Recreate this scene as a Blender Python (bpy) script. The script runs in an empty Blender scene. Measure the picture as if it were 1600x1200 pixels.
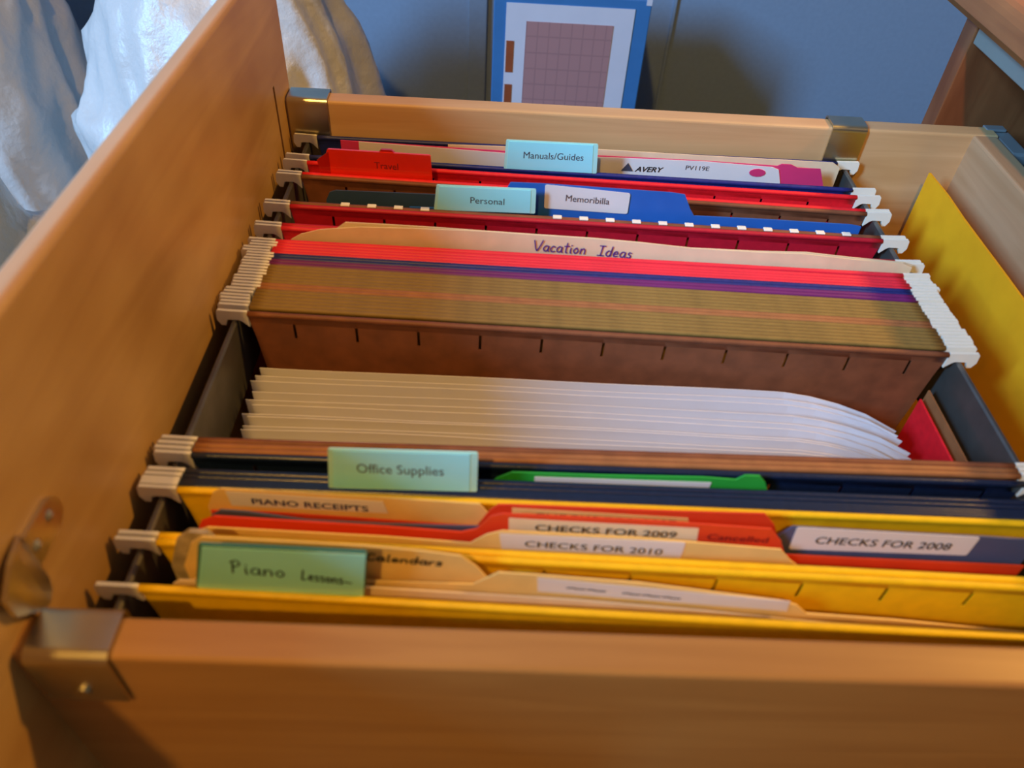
import bpy, bmesh, math, random
from mathutils import Vector, Matrix, noise
random.seed(7)
scene = bpy.context.scene
COL = scene.collection

# ---------------------------------------------------------------- camera
cam_d = bpy.data.cameras.new('camera')
cam = bpy.data.objects.new('camera', cam_d)
COL.objects.link(cam)
cam.location = (0.10148668, -0.10463679, 0.21230959)
cam.rotation_euler = (0.79883906, -0.05075317, 0.00823406)
cam_d.sensor_width = 36.0
cam_d.lens = 1224.31 / 1600 * 36.0
cam_d.clip_start = 0.01
cam_d.clip_end = 20
cam_d.dof.use_dof = True
cam_d.dof.focus_distance = 0.47
cam_d.dof.aperture_fstop = 11.0
scene.camera = cam

# ---------------------------------------------------------------- light, exposure
w = bpy.data.worlds.new('world')
scene.world = w
w.use_nodes = True
w.node_tree.nodes['Background'].inputs[0].default_value = (0.8, 0.75, 0.7, 1)
w.node_tree.nodes['Background'].inputs[1].default_value = 0.02
scene.view_settings.view_transform = 'Standard'
scene.view_settings.look = 'None'
scene.view_settings.exposure = 0.0
scene.view_settings.gamma = 1.0
scene.view_settings.use_curve_mapping = False

def area_light(name, loc, target, sx, sy, power, color):
    d = bpy.data.lights.new(name, 'AREA')
    d.shape = 'RECTANGLE'; d.size = sx; d.size_y = sy
    d.energy = power; d.color = color
    o = bpy.data.objects.new(name, d); COL.objects.link(o)
    o.location = loc
    o.rotation_euler = (Vector(target) - Vector(loc)).to_track_quat('-Z', 'Y').to_euler()
    return o

# daylight through the window in the left wall
area_light('window_light', (-2.24, -1.45, 1.62), (-1.0, -0.70, 1.05), 0.42, 1.00, 178.0, (0.25, 0.57, 1.0))
# warm ceiling bulb, nearly overhead
ld = bpy.data.lights.new('ceiling_bulb', 'POINT'); ld.energy = 72.0; ld.color = (1.0, 0.55, 0.12); ld.shadow_soft_size = 0.035
lo = bpy.data.objects.new('ceiling_bulb', ld); COL.objects.link(lo); lo.location = (-0.27, -1.05, 1.55)
# warm shaded lamp standing to the right, aimed at the drawer
ld = bpy.data.lights.new('desk_lamp_bulb', 'SPOT'); ld.energy = 22.0; ld.color = (1.0, 0.54, 0.12); ld.shadow_soft_size = 0.02
ld.spot_size = math.radians(46); ld.spot_blend = 0.5
lo = bpy.data.objects.new('desk_lamp_bulb', ld); COL.objects.link(lo); lo.location = (0.85, 0.25, 0.62)
lo.rotation_euler = (Vector((-0.02, 0.12, 0.0)) - lo.location).to_track_quat('-Z', 'Y').to_euler()

# ---------------------------------------------------------------- measured profiles (x, z in metres)
D = {'avery': [(0.1771, -0.0025), (0.1946, -0.0022)],
 'avery_tri': [(0.1707, -0.0021), (0.1765, -0.001)],
 'blue': [(0.0576, -0.0024), (0.103, -0.0011), (0.1051, 0.0089), (0.108, 0.0148), (0.1244, 0.0152), (0.1879, 0.0145), (0.1944, 0.0138), (0.1985, 0.0061), (0.2013, 0.0022),
          (0.239, 0.0026), (0.2814, 0.0025), (0.2866, 0.0017)],
 'box_front': [(0.0919, -0.0253), (0.0926, -0.116), (0.2291, -0.018), (0.2319, -0.1148)],
 'box_inner': [(0.121, -0.0427), (0.1985, -0.0396), (0.2, -0.1159), (0.122, -0.1163)],
 'box_pic': [(0.1026, -0.0258), (0.2152, -0.0294), (0.2179, -0.1156), (0.103, -0.1155)],
 'box_r1': [(0.1041, -0.0592), (0.1105, -0.0589), (0.1113, -0.0874), (0.1048, -0.0877)],
 'box_r2': [(0.1047, -0.0992), (0.1119, -0.0988), (0.1122, -0.1162), (0.1049, -0.116)],
 'calen': [(0.0101, -0.0009), (0.0155, 0.0122), (0.0189, 0.0148), (0.0668, 0.014), (0.0838, 0.0127), (0.0952, 0.011), (0.1002, 0.0055), (0.1037, -0.0007), (0.1313, -0.0017)],
 'darkblue': [(0.0146, -0.004), (0.0168, 0.0006), (0.0201, 0.0019), (0.0444, 0.0024), (0.0736, 0.0029), (0.1027, 0.0034)],
 'dot': [(0.2412, -0.0006), (0.2503, -0.0)],
 'green': [(0.1033, -0.0064), (0.1054, -0.0027), (0.1108, 0.0011), (0.1442, 0.0014), (0.1776, 0.0024), (0.189, 0.0017), (0.1917, 0.0043), (0.1968, 0.0043), (0.1996, 0.0009),
           (0.2019, -0.004)],
 'green_label': [(0.1187, -0.0005), (0.1807, 0.0001), (0.1803, -0.0053), (0.1191, -0.0062)],
 'grey': [(0.0123, -0.0027), (0.0161, 0.0007), (0.0243, 0.0003), (0.0436, -0.0028), (0.0689, -0.003), (0.1005, -0.002), (0.1967, -0.003), (0.2, 0.002), (0.2027, 0.0058),
          (0.2325, 0.0052), (0.2666, 0.005), (0.2797, 0.0045), (0.2854, 0.0039)],
 'grey_label': [(0.2037, 0.006), (0.2647, 0.005), (0.2648, -0.0055), (0.2045, -0.0064)],
 'manB': [(0.0058, -0.0111), (0.0086, -0.0037), (0.0133, -0.0009), (0.0697, -0.0018), (0.0977, -0.0033), (0.1027, 0.0018), (0.1078, 0.0043), (0.152, 0.0038), (0.1985, 0.0009),
          (0.2034, -0.005), (0.2078, -0.0089), (0.2404, -0.009), (0.284, -0.0091)],
 'manB_label': [(0.1068, 0.0033), (0.167, 0.003), (0.1669, -0.0089), (0.1083, -0.0082)],
 'manC': [(0.0124, -0.0045), (0.0169, -0.002), (0.0994, 0.0002), (0.1032, 0.0038), (0.107, 0.0073), (0.1166, 0.007), (0.1499, 0.0051), (0.195, -0.0014), (0.2007, -0.0036),
          (0.2052, -0.0083), (0.2346, -0.0098), (0.2784, -0.0141)],
 'manC_label': [(0.1186, 0.006), (0.1977, -0.0009), (0.1984, -0.0067), (0.1192, -0.0016)],
 'manD': [(0.0076, -0.0035), (0.0102, -0.0011), (0.0664, -0.0003), (0.1311, -0.0023), (0.1714, -0.0053), (0.2131, -0.0096), (0.2761, -0.0122)],
 'manila1': [(0.0732, 0.0023), (0.1569, 0.0042), (0.2164, 0.0036), (0.2899, 0.0034), (0.2946, 0.0005)],
 'memo_label': [(0.125, 0.0151), (0.1674, 0.013), (0.1676, 0.0013), (0.1255, 0.0018)],
 'piano': [(0.0095, -0.0044), (0.0125, 0.0028), (0.0157, 0.0054), (0.0687, 0.0046), (0.1002, 0.0035), (0.1029, -0.0009), (0.105, -0.0117)],
 'piano_label': [(0.0172, 0.0046), (0.0683, 0.0029), (0.0696, -0.0033), (0.0178, -0.0029)],
 'plastic': [(0.0028, -0.0039), (0.0089, 0.0071), (0.0133, 0.0134), (0.0159, 0.0126)],
 'pv': [(0.206, 0.0), (0.2185, 0.0)],
 'redA': [(0.0114, -0.0033), (0.0305, -0.0029), (0.0685, -0.0043), (0.0995, -0.0056), (0.1035, 0.0036), (0.1061, 0.0069), (0.1106, 0.0072), (0.1628, 0.0077), (0.193, 0.0086),
          (0.1979, 0.0026), (0.2042, -0.0118)],
 'redA_label': [(0.1107, 0.006), (0.1685, 0.0048), (0.1711, -0.0022), (0.111, -0.0003)],
 'redB': [(0.0074, -0.0078), (0.0103, -0.0015), (0.015, 0.0013), (0.0694, -0.0002), (0.0944, -0.0014), (0.0995, 0.0007), (0.1041, 0.008), (0.1075, 0.0096), (0.1514, 0.0096),
          (0.194, 0.008), (0.199, 0.0016), (0.2025, -0.0059), (0.2185, -0.0062), (0.2839, -0.0064)],
 'redB_label': [(0.1096, 0.0079), (0.1707, 0.007), (0.1717, -0.0015), (0.1101, -0.0026)],
 'red_div': [(0.0149, 0.0047), (0.1053, 0.0037), (0.1565, 0.0041), (0.2149, 0.0045), (0.2561, 0.0039), (0.2582, 0.0052), (0.2633, 0.0052), (0.2674, 0.0035), (0.2803, 0.0035),
             (0.285, -0.0066)],
 'tab_lessons': [(0.0224, 0.0238), (0.0694, 0.0237), (0.0666, -0.0018), (0.0158, -0.0019)],
 'tab_manuals': [(0.1052, 0.0173), (0.1536, 0.018), (0.1548, 0.001), (0.1046, 0.0006)],
 'tab_office': [(0.0514, 0.0218), (0.099, 0.0225), (0.099, 0.0028), (0.0495, 0.0019)],
 'tab_personal': [(0.072, 0.0146), (0.1205, 0.0154), (0.1209, 0.0018), (0.0705, 0.0006)],
 'tab_red': [(0.0134, 0.0138), (0.0667, 0.0137), (0.0673, -0.0017), (0.01, -0.0018)],
 'txt_07': [(0.1396, 0.0005), (0.164, 0.0005)],
 'txt_08': [(0.2117, -0.0002), (0.2573, -0.0004)],
 'txt_09': [(0.1183, 0.0005), (0.1642, 0.0012)],
 'txt_09b': [(0.1744, 0.0024), (0.1945, 0.0017)],
 'txt_10': [(0.1153, -0.001), (0.1602, -0.0023)],
 'txt_C': [(0.1278, 0.0015), (0.1631, -0.003)],
 'txt_cal': [(0.0678, 0.0072), (0.0887, 0.0072)],
 'txt_les': [(0.0296, 0.0139), (0.0618, 0.0083), (0.0283, 0.0071), (0.062, 0.01)],
 'txt_manuals': [(0.1148, 0.0095), (0.1467, 0.0101)],
 'txt_memo': [(0.1358, 0.0082), (0.1576, 0.0075)],
 'txt_office': [(0.0598, 0.0131), (0.088, 0.0132)],
 'txt_personal': [(0.0886, 0.0075), (0.1053, 0.0076)],
 'txt_pr': [(0.025, 0.0), (0.0632, -0.0013)],
 'txt_red': [(0.0373, 0.0066), (0.0496, 0.0067)],
 'txt_vac': [(0.1192, 0.0036), (0.1673, -0.004), (0.1197, -0.0044), (0.1497, -0.0038)],
 'vac_f': [(0.0024, -0.0059), (0.0055, -0.0017), (0.0104, 0.0015), (0.0198, 0.0046), (0.0379, 0.0072), (0.0617, 0.0081), (0.0974, 0.0088), (0.1182, 0.0085), (0.1481, 0.0084),
           (0.1692, 0.0077), (0.1935, 0.0062), (0.2238, 0.0061), (0.2478, 0.0067), (0.2695, 0.0053), (0.2948, 0.0045), (0.2996, 0.0026)],
 'vacation': [(0.0043, -0.0066), (0.0126, -0.0009), (0.0252, 0.0031), (0.0317, 0.0084), (0.0496, 0.0086), (0.0734, 0.0085), (0.0973, 0.008), (0.1183, 0.0077), (0.1484, 0.0076),
              (0.1696, 0.0069), (0.1941, 0.0054), (0.2244, 0.0056), (0.2484, 0.0066), (0.2703, 0.0052), (0.2958, 0.004), (0.3003, 0.0028)],
 'white_strip': [(0.0249, 0.0048), (0.1053, 0.0028), (0.1564, 0.0036), (0.2147, 0.0045), (0.2535, 0.0033), (0.2571, 0.002), (0.2601, -0.0058)]}


# ---------------------------------------------------------------- materials
def nodes_of(name):
    m = bpy.data.materials.new(name); m.use_nodes = True
    nt = m.node_tree
    return m, nt, nt.nodes['Principled BSDF']

def plain(name, col, rough=0.6, metal=0.0, var=0.10, scale=60.0, bump=0.0, spec=0.5, trans=0.0, coat=0.0):
    m, nt, b = nodes_of(name)
    tc = nt.nodes.new('ShaderNodeTexCoord')
    n = nt.nodes.new('ShaderNodeTexNoise'); n.inputs['Scale'].default_value = scale; n.inputs['Detail'].default_value = 4
    nt.links.new(tc.outputs['Object'], n.inputs['Vector'])
    r = nt.nodes.new('ShaderNodeValToRGB')
    r.color_ramp.elements[0].position = 0.3; r.color_ramp.elements[1].position = 0.7
    r.color_ramp.elements[0].color = tuple(c * (1 - var) for c in col) + (1,)
    r.color_ramp.elements[1].color = tuple(min(1, c * (1 + var)) for c in col) + (1,)
    nt.links.new(n.outputs['Fac'], r.inputs['Fac'])
    nt.links.new(r.outputs['Color'], b.inputs['Base Color'])
    b.inputs['Roughness'].default_value = rough
    b.inputs['Metallic'].default_value = metal
    b.inputs['Specular IOR Level'].default_value = spec
    if trans: b.inputs['Transmission Weight'].default_value = trans
    if coat: b.inputs['Coat Weight'].default_value = coat
    if bump:
        bp = nt.nodes.new('ShaderNodeBump'); bp.inputs['Strength'].default_value = bump; bp.inputs['Distance'].default_value = 0.0006
        nt.links.new(n.outputs['Fac'], bp.inputs['Height']); nt.links.new(bp.outputs['Normal'], b.inputs['Normal'])
    return m

def wood(name, c1, c2, stretch, rough=0.42, scale=14.0, blot=0.35, fine=0.5):
    m, nt, b = nodes_of(name)
    tc = nt.nodes.new('ShaderNodeTexCoord')
    mp = nt.nodes.new('ShaderNodeMapping'); mp.inputs['Scale'].default_value = stretch
    nt.links.new(tc.outputs['Object'], mp.inputs['Vector'])
    n = nt.nodes.new('ShaderNodeTexNoise'); n.inputs['Scale'].default_value = scale; n.inputs['Detail'].default_value = 7
    n.inputs['Distortion'].default_value = 1.2
    nt.links.new(mp.outputs['Vector'], n.inputs['Vector'])
    n2 = nt.nodes.new('ShaderNodeTexNoise'); n2.inputs['Scale'].default_value = 16; n2.inputs['Detail'].default_value = 2
    nt.links.new(tc.outputs['Object'], n2.inputs['Vector'])
    mx = nt.nodes.new('ShaderNodeMath'); mx.operation = 'MULTIPLY_ADD'; mx.inputs[1].default_value = blot
    ml = nt.nodes.new('ShaderNodeMath'); ml.operation = 'MULTIPLY'; ml.inputs[1].default_value = 1 - blot
    nt.links.new(n.outputs['Fac'], ml.inputs[0])
    nt.links.new(n2.outputs['Fac'], mx.inputs[0]); nt.links.new(ml.outputs[0], mx.inputs[2])
    r = nt.nodes.new('ShaderNodeValToRGB')
    r.color_ramp.elements[0].position = 0.36; r.color_ramp.elements[1].position = 0.62
    r.color_ramp.elements[0].color = c1 + (1,); r.color_ramp.elements[1].color = c2 + (1,)
    nt.links.new(mx.outputs[0], r.inputs['Fac']); nt.links.new(r.outputs['Color'], b.inputs['Base Color'])
    b.inputs['Roughness'].default_value = rough
    bp = nt.nodes.new('ShaderNodeBump'); bp.inputs['Strength'].default_value = 0.12; bp.inputs['Distance'].default_value = 0.0004
    nt.links.new(n.outputs['Fac'], bp.inputs['Height']); nt.links.new(bp.outputs['Normal'], b.inputs['Normal'])
    return m

M = {}
M['maple_panel'] = wood('maple_panel', (0.40, 0.20, 0.05), (0.58, 0.33, 0.10), (5, 0.55, 5), scale=9, blot=0.5)
M['maple_lit_edge'] = wood('maple_lit_edge', (0.52, 0.29, 0.14), (0.62, 0.37, 0.20), (6, 0.4, 6), scale=10)  # panel maple made paler: light on the top edge put into the colour
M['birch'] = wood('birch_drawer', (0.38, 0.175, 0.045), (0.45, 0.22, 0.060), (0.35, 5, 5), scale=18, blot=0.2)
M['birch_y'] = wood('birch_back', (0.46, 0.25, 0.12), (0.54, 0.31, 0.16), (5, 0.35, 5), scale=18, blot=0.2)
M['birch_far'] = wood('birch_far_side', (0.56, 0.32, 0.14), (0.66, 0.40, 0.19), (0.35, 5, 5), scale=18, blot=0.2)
M['cherry'] = wood('cherry_cabinet', (0.20, 0.055, 0.018), (0.33, 0.105, 0.035), (4, 4, 0.6), scale=12, rough=0.35)
M['cherry_top'] = wood('cherry_top', (0.24, 0.07, 0.02), (0.42, 0.15, 0.045), (4, 0.6, 4), scale=12, rough=0.3)
M['steel'] = plain('zinc_steel', (0.62, 0.57, 0.42), 0.30, 1.0, var=0.12, scale=40)
M['rail_steel'] = plain('dark_rail_steel', (0.16, 0.15, 0.135), 0.42, 0.7, var=0.15, scale=80)
M['white_plastic'] = plain('white_plastic_hook', (0.90, 0.85, 0.72), 0.5, var=0.03)
M['navy'] = plain('navy_card', (0.014, 0.022, 0.16), 0.45, var=0.15, bump=0.1, scale=400)
M['dark_navy'] = plain('dark_navy_coated_card', (0.008, 0.017, 0.05), 0.28, var=0.15, bump=0.15, scale=500, spec=0.6)
M['red'] = plain('red_card', (0.85, 0.010, 0.020), 0.55, var=0.08, bump=0.08, scale=300)
M['crimson'] = plain('crimson_card', (0.50, 0.006, 0.025), 0.55, var=0.08, bump=0.08, scale=300)
M['pink'] = plain('coral_pink_card', (0.76, 0.022, 0.050), 0.5, var=0.08)
M['purple'] = plain('purple_card', (0.15, 0.012, 0.13), 0.5, var=0.1)
M['brown'] = plain('brown_card', (0.21, 0.068, 0.028), 0.55, var=0.18, bump=0.15, scale=120)
M['brown_orange'] = plain('orange_brown_card', (0.33, 0.13, 0.045), 0.55, var=0.14, scale=140)
M['olive_brown'] = plain('olive_brown_card', (0.24, 0.145, 0.035), 0.55, var=0.14, bump=0.2, scale=150)
M['yellow'] = plain('yellow_card', (0.90, 0.55, 0.005), 0.5, var=0.06, bump=0.05, scale=200)
M['manila'] = plain('manila_card', (0.88, 0.60, 0.20), 0.6, var=0.06, scale=90)
M['manila_pale'] = plain('pale_manila', (0.85, 0.66, 0.42), 0.6, var=0.06, scale=90)
M['orange_red'] = plain('orange_red_card', (0.78, 0.055, 0.012), 0.5, var=0.06)
M['magenta'] = plain('magenta_plastic', (0.72, 0.045, 0.17), 0.4, var=0.05)
M['slate'] = plain('slate_blue_card', (0.085, 0.10, 0.19), 0.5, var=0.08)
M['dark_blue'] = plain('dusty_blue_card', (0.035, 0.075, 0.16), 0.55, var=0.08)
M['blue'] = plain('blue_card', (0.022, 0.13, 0.50), 0.5, var=0.06)
M['green'] = plain('green_card', (0.03, 0.42, 0.05), 0.4, var=0.08)
M['paper'] = plain('white_paper', (0.76, 0.73, 0.76), 0.7, var=0.02)
M['label_paper'] = plain('label_paper', (0.80, 0.74, 0.72), 0.6, var=0.02)
M['cyan_tab'] = plain('cyan_tinted_tab', (0.35, 0.90, 0.97), 0.3, var=0.02, coat=0.4)
M['cyan_edge'] = plain('clear_cyan_tab_edge', (0.44, 0.88, 0.80), 0.15, var=0.03, coat=0.6)
M['mint_tab'] = plain('mint_tinted_tab', (0.36, 0.88, 0.74), 0.3, var=0.02, coat=0.4)
M['mint_edge'] = plain('dark_mint_tab_edge', (0.06, 0.22, 0.15), 0.15, var=0.03, coat=0.6)
M['red_tab'] = plain('glossy_red_tab', (0.90, 0.030, 0.010), 0.15, var=0.05, coat=0.8)
M['red_tab_dark'] = plain('dark_red_tab_rim', (0.50, 0.012, 0.010), 0.12, var=0.05, coat=0.8)
M['ink'] = plain('black_ink', (0.015, 0.014, 0.02), 0.6, var=0.02)
M['soft_ink'] = plain('grey_ink', (0.06, 0.06, 0.09), 0.6, var=0.02)
M['red_ink'] = plain('dark_red_ink', (0.22, 0.008, 0.01), 0.6, var=0.02)
M['purple_ink'] = plain('purple_ink', (0.10, 0.03, 0.26), 0.6, var=0.02)
M['blue_ink'] = plain('navy_ink', (0.02, 0.02, 0.12), 0.6, var=0.02)
M['envelope'] = plain('golden_envelope', (0.97, 0.40, 0.010), 0.85, var=0.06, bump=0.1, scale=60, spec=0.15)
M['clear_plastic'] = plain('cloudy_plastic', (0.42, 0.33, 0.20), 0.15, var=0.3, scale=200)
M['wall_blue'] = plain('blue_wall_paint', (0.19, 0.27, 0.38), 0.75, var=0.04, bump=0.1, scale=220)
M['wall_white'] = plain('pale_wall_paint', (0.17, 0.14, 0.10), 0.8, var=0.03)
M['floor'] = wood('floor_boards', (0.12, 0.06, 0.03), (0.2, 0.10, 0.05), (1, 6, 1), scale=6)
M['box_blue'] = plain('blue_carton', (0.035, 0.155, 0.38), 0.5, var=0.05)
M['box_white'] = plain('white_print', (0.55, 0.56, 0.64), 0.5, var=0.02)
M['brick_print'] = plain('red_brown_print', (0.26, 0.06, 0.02), 0.5, var=0.1)
M['dark_inside'] = plain('dark_interior', (0.03, 0.02, 0.015), 0.7)
M['grey_slide'] = plain('grey_slide_strip', (0.27, 0.25, 0.21), 0.6, var=0.03)
M['slide_metal'] = plain('blue_grey_bracket', (0.34, 0.36, 0.36), 0.35, 0.5, var=0.06)

# grid print on the carton picture
def grid_print():
    m, nt, b = nodes_of('grid_print')
    tc = nt.nodes.new('ShaderNodeTexCoord')
    sx = nt.nodes.new('ShaderNodeSeparateXYZ'); nt.links.new(tc.outputs['Object'], sx.inputs[0])
    def line(out, period, width):
        a = nt.nodes.new('ShaderNodeMath'); a.operation = 'DIVIDE'; a.inputs[1].default_value = period; nt.links.new(out, a.inputs[0])
        f = nt.nodes.new('ShaderNodeMath'); f.operation = 'FRACT'; nt.links.new(a.outputs[0], f.inputs[0])
        l = nt.nodes.new('ShaderNodeMath'); l.operation = 'LESS_THAN'; l.inputs[1].default_value = width; nt.links.new(f.outputs[0], l.inputs[0])
        return l.outputs[0]
    a = line(sx.outputs[0], 0.0102, 0.10); c = line(sx.outputs[2], 0.0145, 0.08)
    mx = nt.nodes.new('ShaderNodeMath'); mx.operation = 'MAXIMUM'; nt.links.new(a, mx.inputs[0]); nt.links.new(c, mx.inputs[1])
    mc = nt.nodes.new('ShaderNodeMix'); mc.data_type = 'RGBA'
    mc.inputs[6].default_value = (0.36, 0.19, 0.19, 1); mc.inputs[7].default_value = (0.29, 0.155, 0.16, 1)
    nt.links.new(mx.outputs[0], mc.inputs[0]); nt.links.new(mc.outputs[2], b.inputs['Base Color'])
    b.inputs['Roughness'].default_value = 0.5
    return m
M['grid_print'] = grid_print()

# crinkled white plastic film
def film():
    m, nt, b = nodes_of('white_plastic_film')
    b.inputs['Base Color'].default_value = (0.56, 0.55, 0.54, 1)
    b.inputs['Roughness'].default_value = 0.30
    b.inputs['Subsurface Weight'].default_value = 0.0
    tc = nt.nodes.new('ShaderNodeTexCoord')
    n = nt.nodes.new('ShaderNodeTexNoise'); n.inputs['Scale'].default_value = 18; n.inputs['Detail'].default_value = 9; n.inputs['Roughness'].default_value = 0.6
    nt.links.new(tc.outputs['Object'], n.inputs['Vector'])
    v = nt.nodes.new('ShaderNodeTexVoronoi'); v.inputs['Scale'].default_value = 120; nt.links.new(tc.outputs['Object'], v.inputs['Vector'])
    ad = nt.nodes.new('ShaderNodeMath'); ad.operation = 'MULTIPLY_ADD'; ad.inputs[1].default_value = 0.06
    nt.links.new(v.outputs['Distance'], ad.inputs[0]); nt.links.new(n.outputs['Fac'], ad.inputs[2])
    bp = nt.nodes.new('ShaderNodeBump'); bp.inputs['Strength'].default_value = 0.40; bp.inputs['Distance'].default_value = 0.012
    nt.links.new(ad.outputs[0], bp.inputs['Height']); nt.links.new(bp.outputs['Normal'], b.inputs['Normal'])
    return m
M['film'] = film()

# ---------------------------------------------------------------- helpers
def tag(o, label=None, cat=None, group=None, kind=None):
    if label: o['label'] = label
    if cat: o['category'] = cat
    if group: o['group'] = group
    if kind: o['kind'] = kind
    return o

def empty(name, loc):
    o = bpy.data.objects.new(name, None); o.empty_display_size = 0.02
    COL.objects.link(o); o.location = loc
    return o

def link_mesh(name, verts, faces, mat, parent=None, smooth=False, origin=None):
    """verts in world coordinates; origin = world position of the object"""
    org = Vector(origin) if origin is not None else (Vector(root_loc(parent)) if parent else Vector((0, 0, 0)))
    me = bpy.data.meshes.new(name)
    me.from_pydata([tuple(Vector(v) - org) for v in verts], [], faces)
    bm = bmesh.new(); bm.from_mesh(me); bmesh.ops.recalc_face_normals(bm, faces=bm.faces); bm.to_mesh(me); bm.free()
    if smooth:
        for p in me.polygons: p.use_smooth = True
    me.materials.append(M[mat] if isinstance(mat, str) else mat)
    o = bpy.data.objects.new(name, me); COL.objects.link(o)
    if parent:
        o.parent = parent; o.location = org - Vector(root_loc(parent))
    else:
        o.location = org
    return o

def root_loc(o):
    v = Vector((0, 0, 0))
    while o:
        v += o.location; o = o.parent
    return v

class MB:
    def __init__(self): self.v = []; self.f = []
    def box(self, x0, x1, y0, y1, z0, z1, bev=0.0):
        bm = bmesh.new()
        bmesh.ops.create_cube(bm, size=1, matrix=Matrix.Translation(((x0+x1)/2, (y0+y1)/2, (z0+z1)/2)) @ Matrix.Diagonal((x1-x0, y1-y0, z1-z0, 1)))
        if bev: bmesh.ops.bevel(bm, geom=bm.edges[:], offset=bev, segments=2, affect='EDGES', profile=0.5)
        self.take(bm); return self
    def take(self, bm):
        bm.verts.ensure_lookup_table(); n = len(self.v)
        idx = {v: i for i, v in enumerate(bm.verts)}
        self.v += [v.co.copy() for v in bm.verts]
        self.f += [[n + idx[v] for v in f.verts] for f in bm.faces]
        bm.free()
    def prism(self, pts, axis, a, b):
        """closed polygon of 2-D points extruded along axis from a to b"""
        def mk(p, t):
            return {'x': (t, p[0], p[1]), 'y': (p[0], t, p[1]), 'z': (p[0], p[1], t)}[axis]
        n = len(self.v); k = len(pts)
        self.v += [Vector(mk(p, a)) for p in pts] + [Vector(mk(p, b)) for p in pts]
        self.f.append([n + i for i in range(k)]); self.f.append([n + k + i for i in reversed(range(k))])
        for i in range(k):
            j = (i + 1) % k
            self.f.append([n + i, n + j, n + k + j, n + k + i])
        return self
    def ribbon(self, pts, th, axis, a, b):
        """open polyline with thickness th extruded along axis (bent sheet metal)"""
        P = [Vector(p) for p in pts]; L = []; R = []
        for i, p in enumerate(P):
            t = (P[min(i+1, len(P)-1)] - P[max(i-1, 0)]).normalized(); nn = Vector((-t.y, t.x))
            L.append(p + nn * th / 2); R.append(p - nn * th / 2)
        for i in range(len(P) - 1):
            self.prism([L[i], L[i+1], R[i+1], R[i]], axis, a, b)
        return self
    def disc(self, c, r, h, axis='x', seg=14):
        pts = [(c[0] + r*math.cos(2*math.pi*i/seg), c[1] + r*math.sin(2*math.pi*i/seg)) for i in range(seg)]
        return self.prism(pts, axis, h[0], h[1])
    def build(self, name, mat, parent=None, smooth=False, origin=None):
        return link_mesh(name, self.v, self.f, mat, parent, smooth, origin)

def arc(cx, cy, r, a0, a1, n=5):
    return [(cx + r*math.cos(math.radians(a0+(a1-a0)*i/n)), cy + r*math.sin(math.radians(a0+(a1-a0)*i/n))) for i in range(n+1)]

def shade_auto(o):
    return o

def struct(o):
    o['kind'] = 'structure'; return o

# sheet of card standing on the plane y = a + k x, top edge follows profile
def sheet(name, top, a, k, th, mat, parent=None, zbot=-0.19, wave=0.0, seed=0, origin=None, lean=0.0, curl=None, round_n=0):
    xs = sorted(set([p[0] for p in top]))
    x0, x1 = xs[0], xs[-1]
    cols = set(xs)
    n = 24
    for i in range(n + 1): cols.add(x0 + (x1 - x0) * i / n)
    cols = sorted(cols); cc = [cols[0]]
    for c_ in cols[1:]:
        if c_ - cc[-1] > 0.0004: cc.append(c_)
    cols = cc
    tp = sorted(top)
    def zt(x):
        for (xa, za), (xb, zb) in zip(tp, tp[1:]):
            if xa <= x <= xb: return za + (zb - za) * (x - xa) / max(1e-6, xb - xa)
        return tp[-1][1]
    rows = [0, 0.004, 0.010, 0.02, 0.035, 0.06, 1]
    V = []; F = []
    for side in (-1, 1):
        for x in cols:
            z0 = zt(x)
            for r in rows:
                z = z0 + (zbot - z0) if r == 1 else z0 - r
                yy = a + k * x
                if wave:
                    yy += wave * noise.noise(Vector((x * 14 + seed * 3.1, (z + 0.2) * 9, seed * 7.7)))
                yy -= lean * (z0 - z)
                zz = z
                if curl:
                    f = max(0.0, (x - curl[0]) / (x1 - curl[0]) if x1 > curl[0] else 0)
                    g = max(0.0, 1 - (z0 - z) / 0.06)
                    yy -= curl[1] * f * f * g
                    zz -= curl[2] * f * f * g
                V.append((x, yy + side * th / 2, zz))
    nc = len(cols); nr = len(rows); off = nc * nr
    for i in range(nc - 1):
        for j in range(nr - 1):
            p = i * nr + j
            F.append([p, p + nr, p + nr + 1, p + 1]); F.append([off + p, off + p + 1, off + p + nr + 1, off + p + nr])
    for i in range(nc - 1):
        p = i * nr; F.append([p, off + p, off + p + nr, p + nr])
        q = i * nr + nr - 1; F.append([q, q + nr, off + q + nr, off + q])
    for j in range(nr - 1):
        F.append([j, j + 1, off + j + 1, off + j])
        q = (nc - 1) * nr + j; F.append([q, off + q, off + q + 1, q + 1])
    return link_mesh(name, V, F, mat, parent, origin=origin if origin else ((x0 + x1) / 2, a + k * (x0 + x1) / 2, zbot) if not parent else None)

def rounded_quad(q, r):
    """q: 4 (x,z) corners, returns polygon with rounded corners"""
    out = []
    for i in range(4):
        p = Vector(q[i]); a_ = Vector(q[i - 1]); b_ = Vector(q[(i + 1) % 4])
        u = (a_ - p).normalized(); v = (b_ - p).normalized()
        for t in (0, .25, .5, .75, 1):
            A = p + u * r * (1 - t); B = p + v * r * t
            out.append(tuple(A * (1 - t) + B * t))
    return out

def plate(name, quad, a, k, th, mat, parent, r=0.0):
    """thin plate on plane y = a + k x, its front face at that plane"""
    pts = rounded_quad(quad, r) if r else [tuple(p) for p in quad]
    n = len(pts)
    V = [(p[0], a + k * p[0], p[1]) for p in pts] + [(p[0], a + k * p[0] + th, p[1]) for p in pts]
    F = [list(range(n)), list(reversed(range(n, 2 * n)))] + [[i, (i + 1) % n, n + (i + 1) % n, n + i] for i in range(n)]
    return link_mesh(name, V, F, mat, parent)

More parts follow.
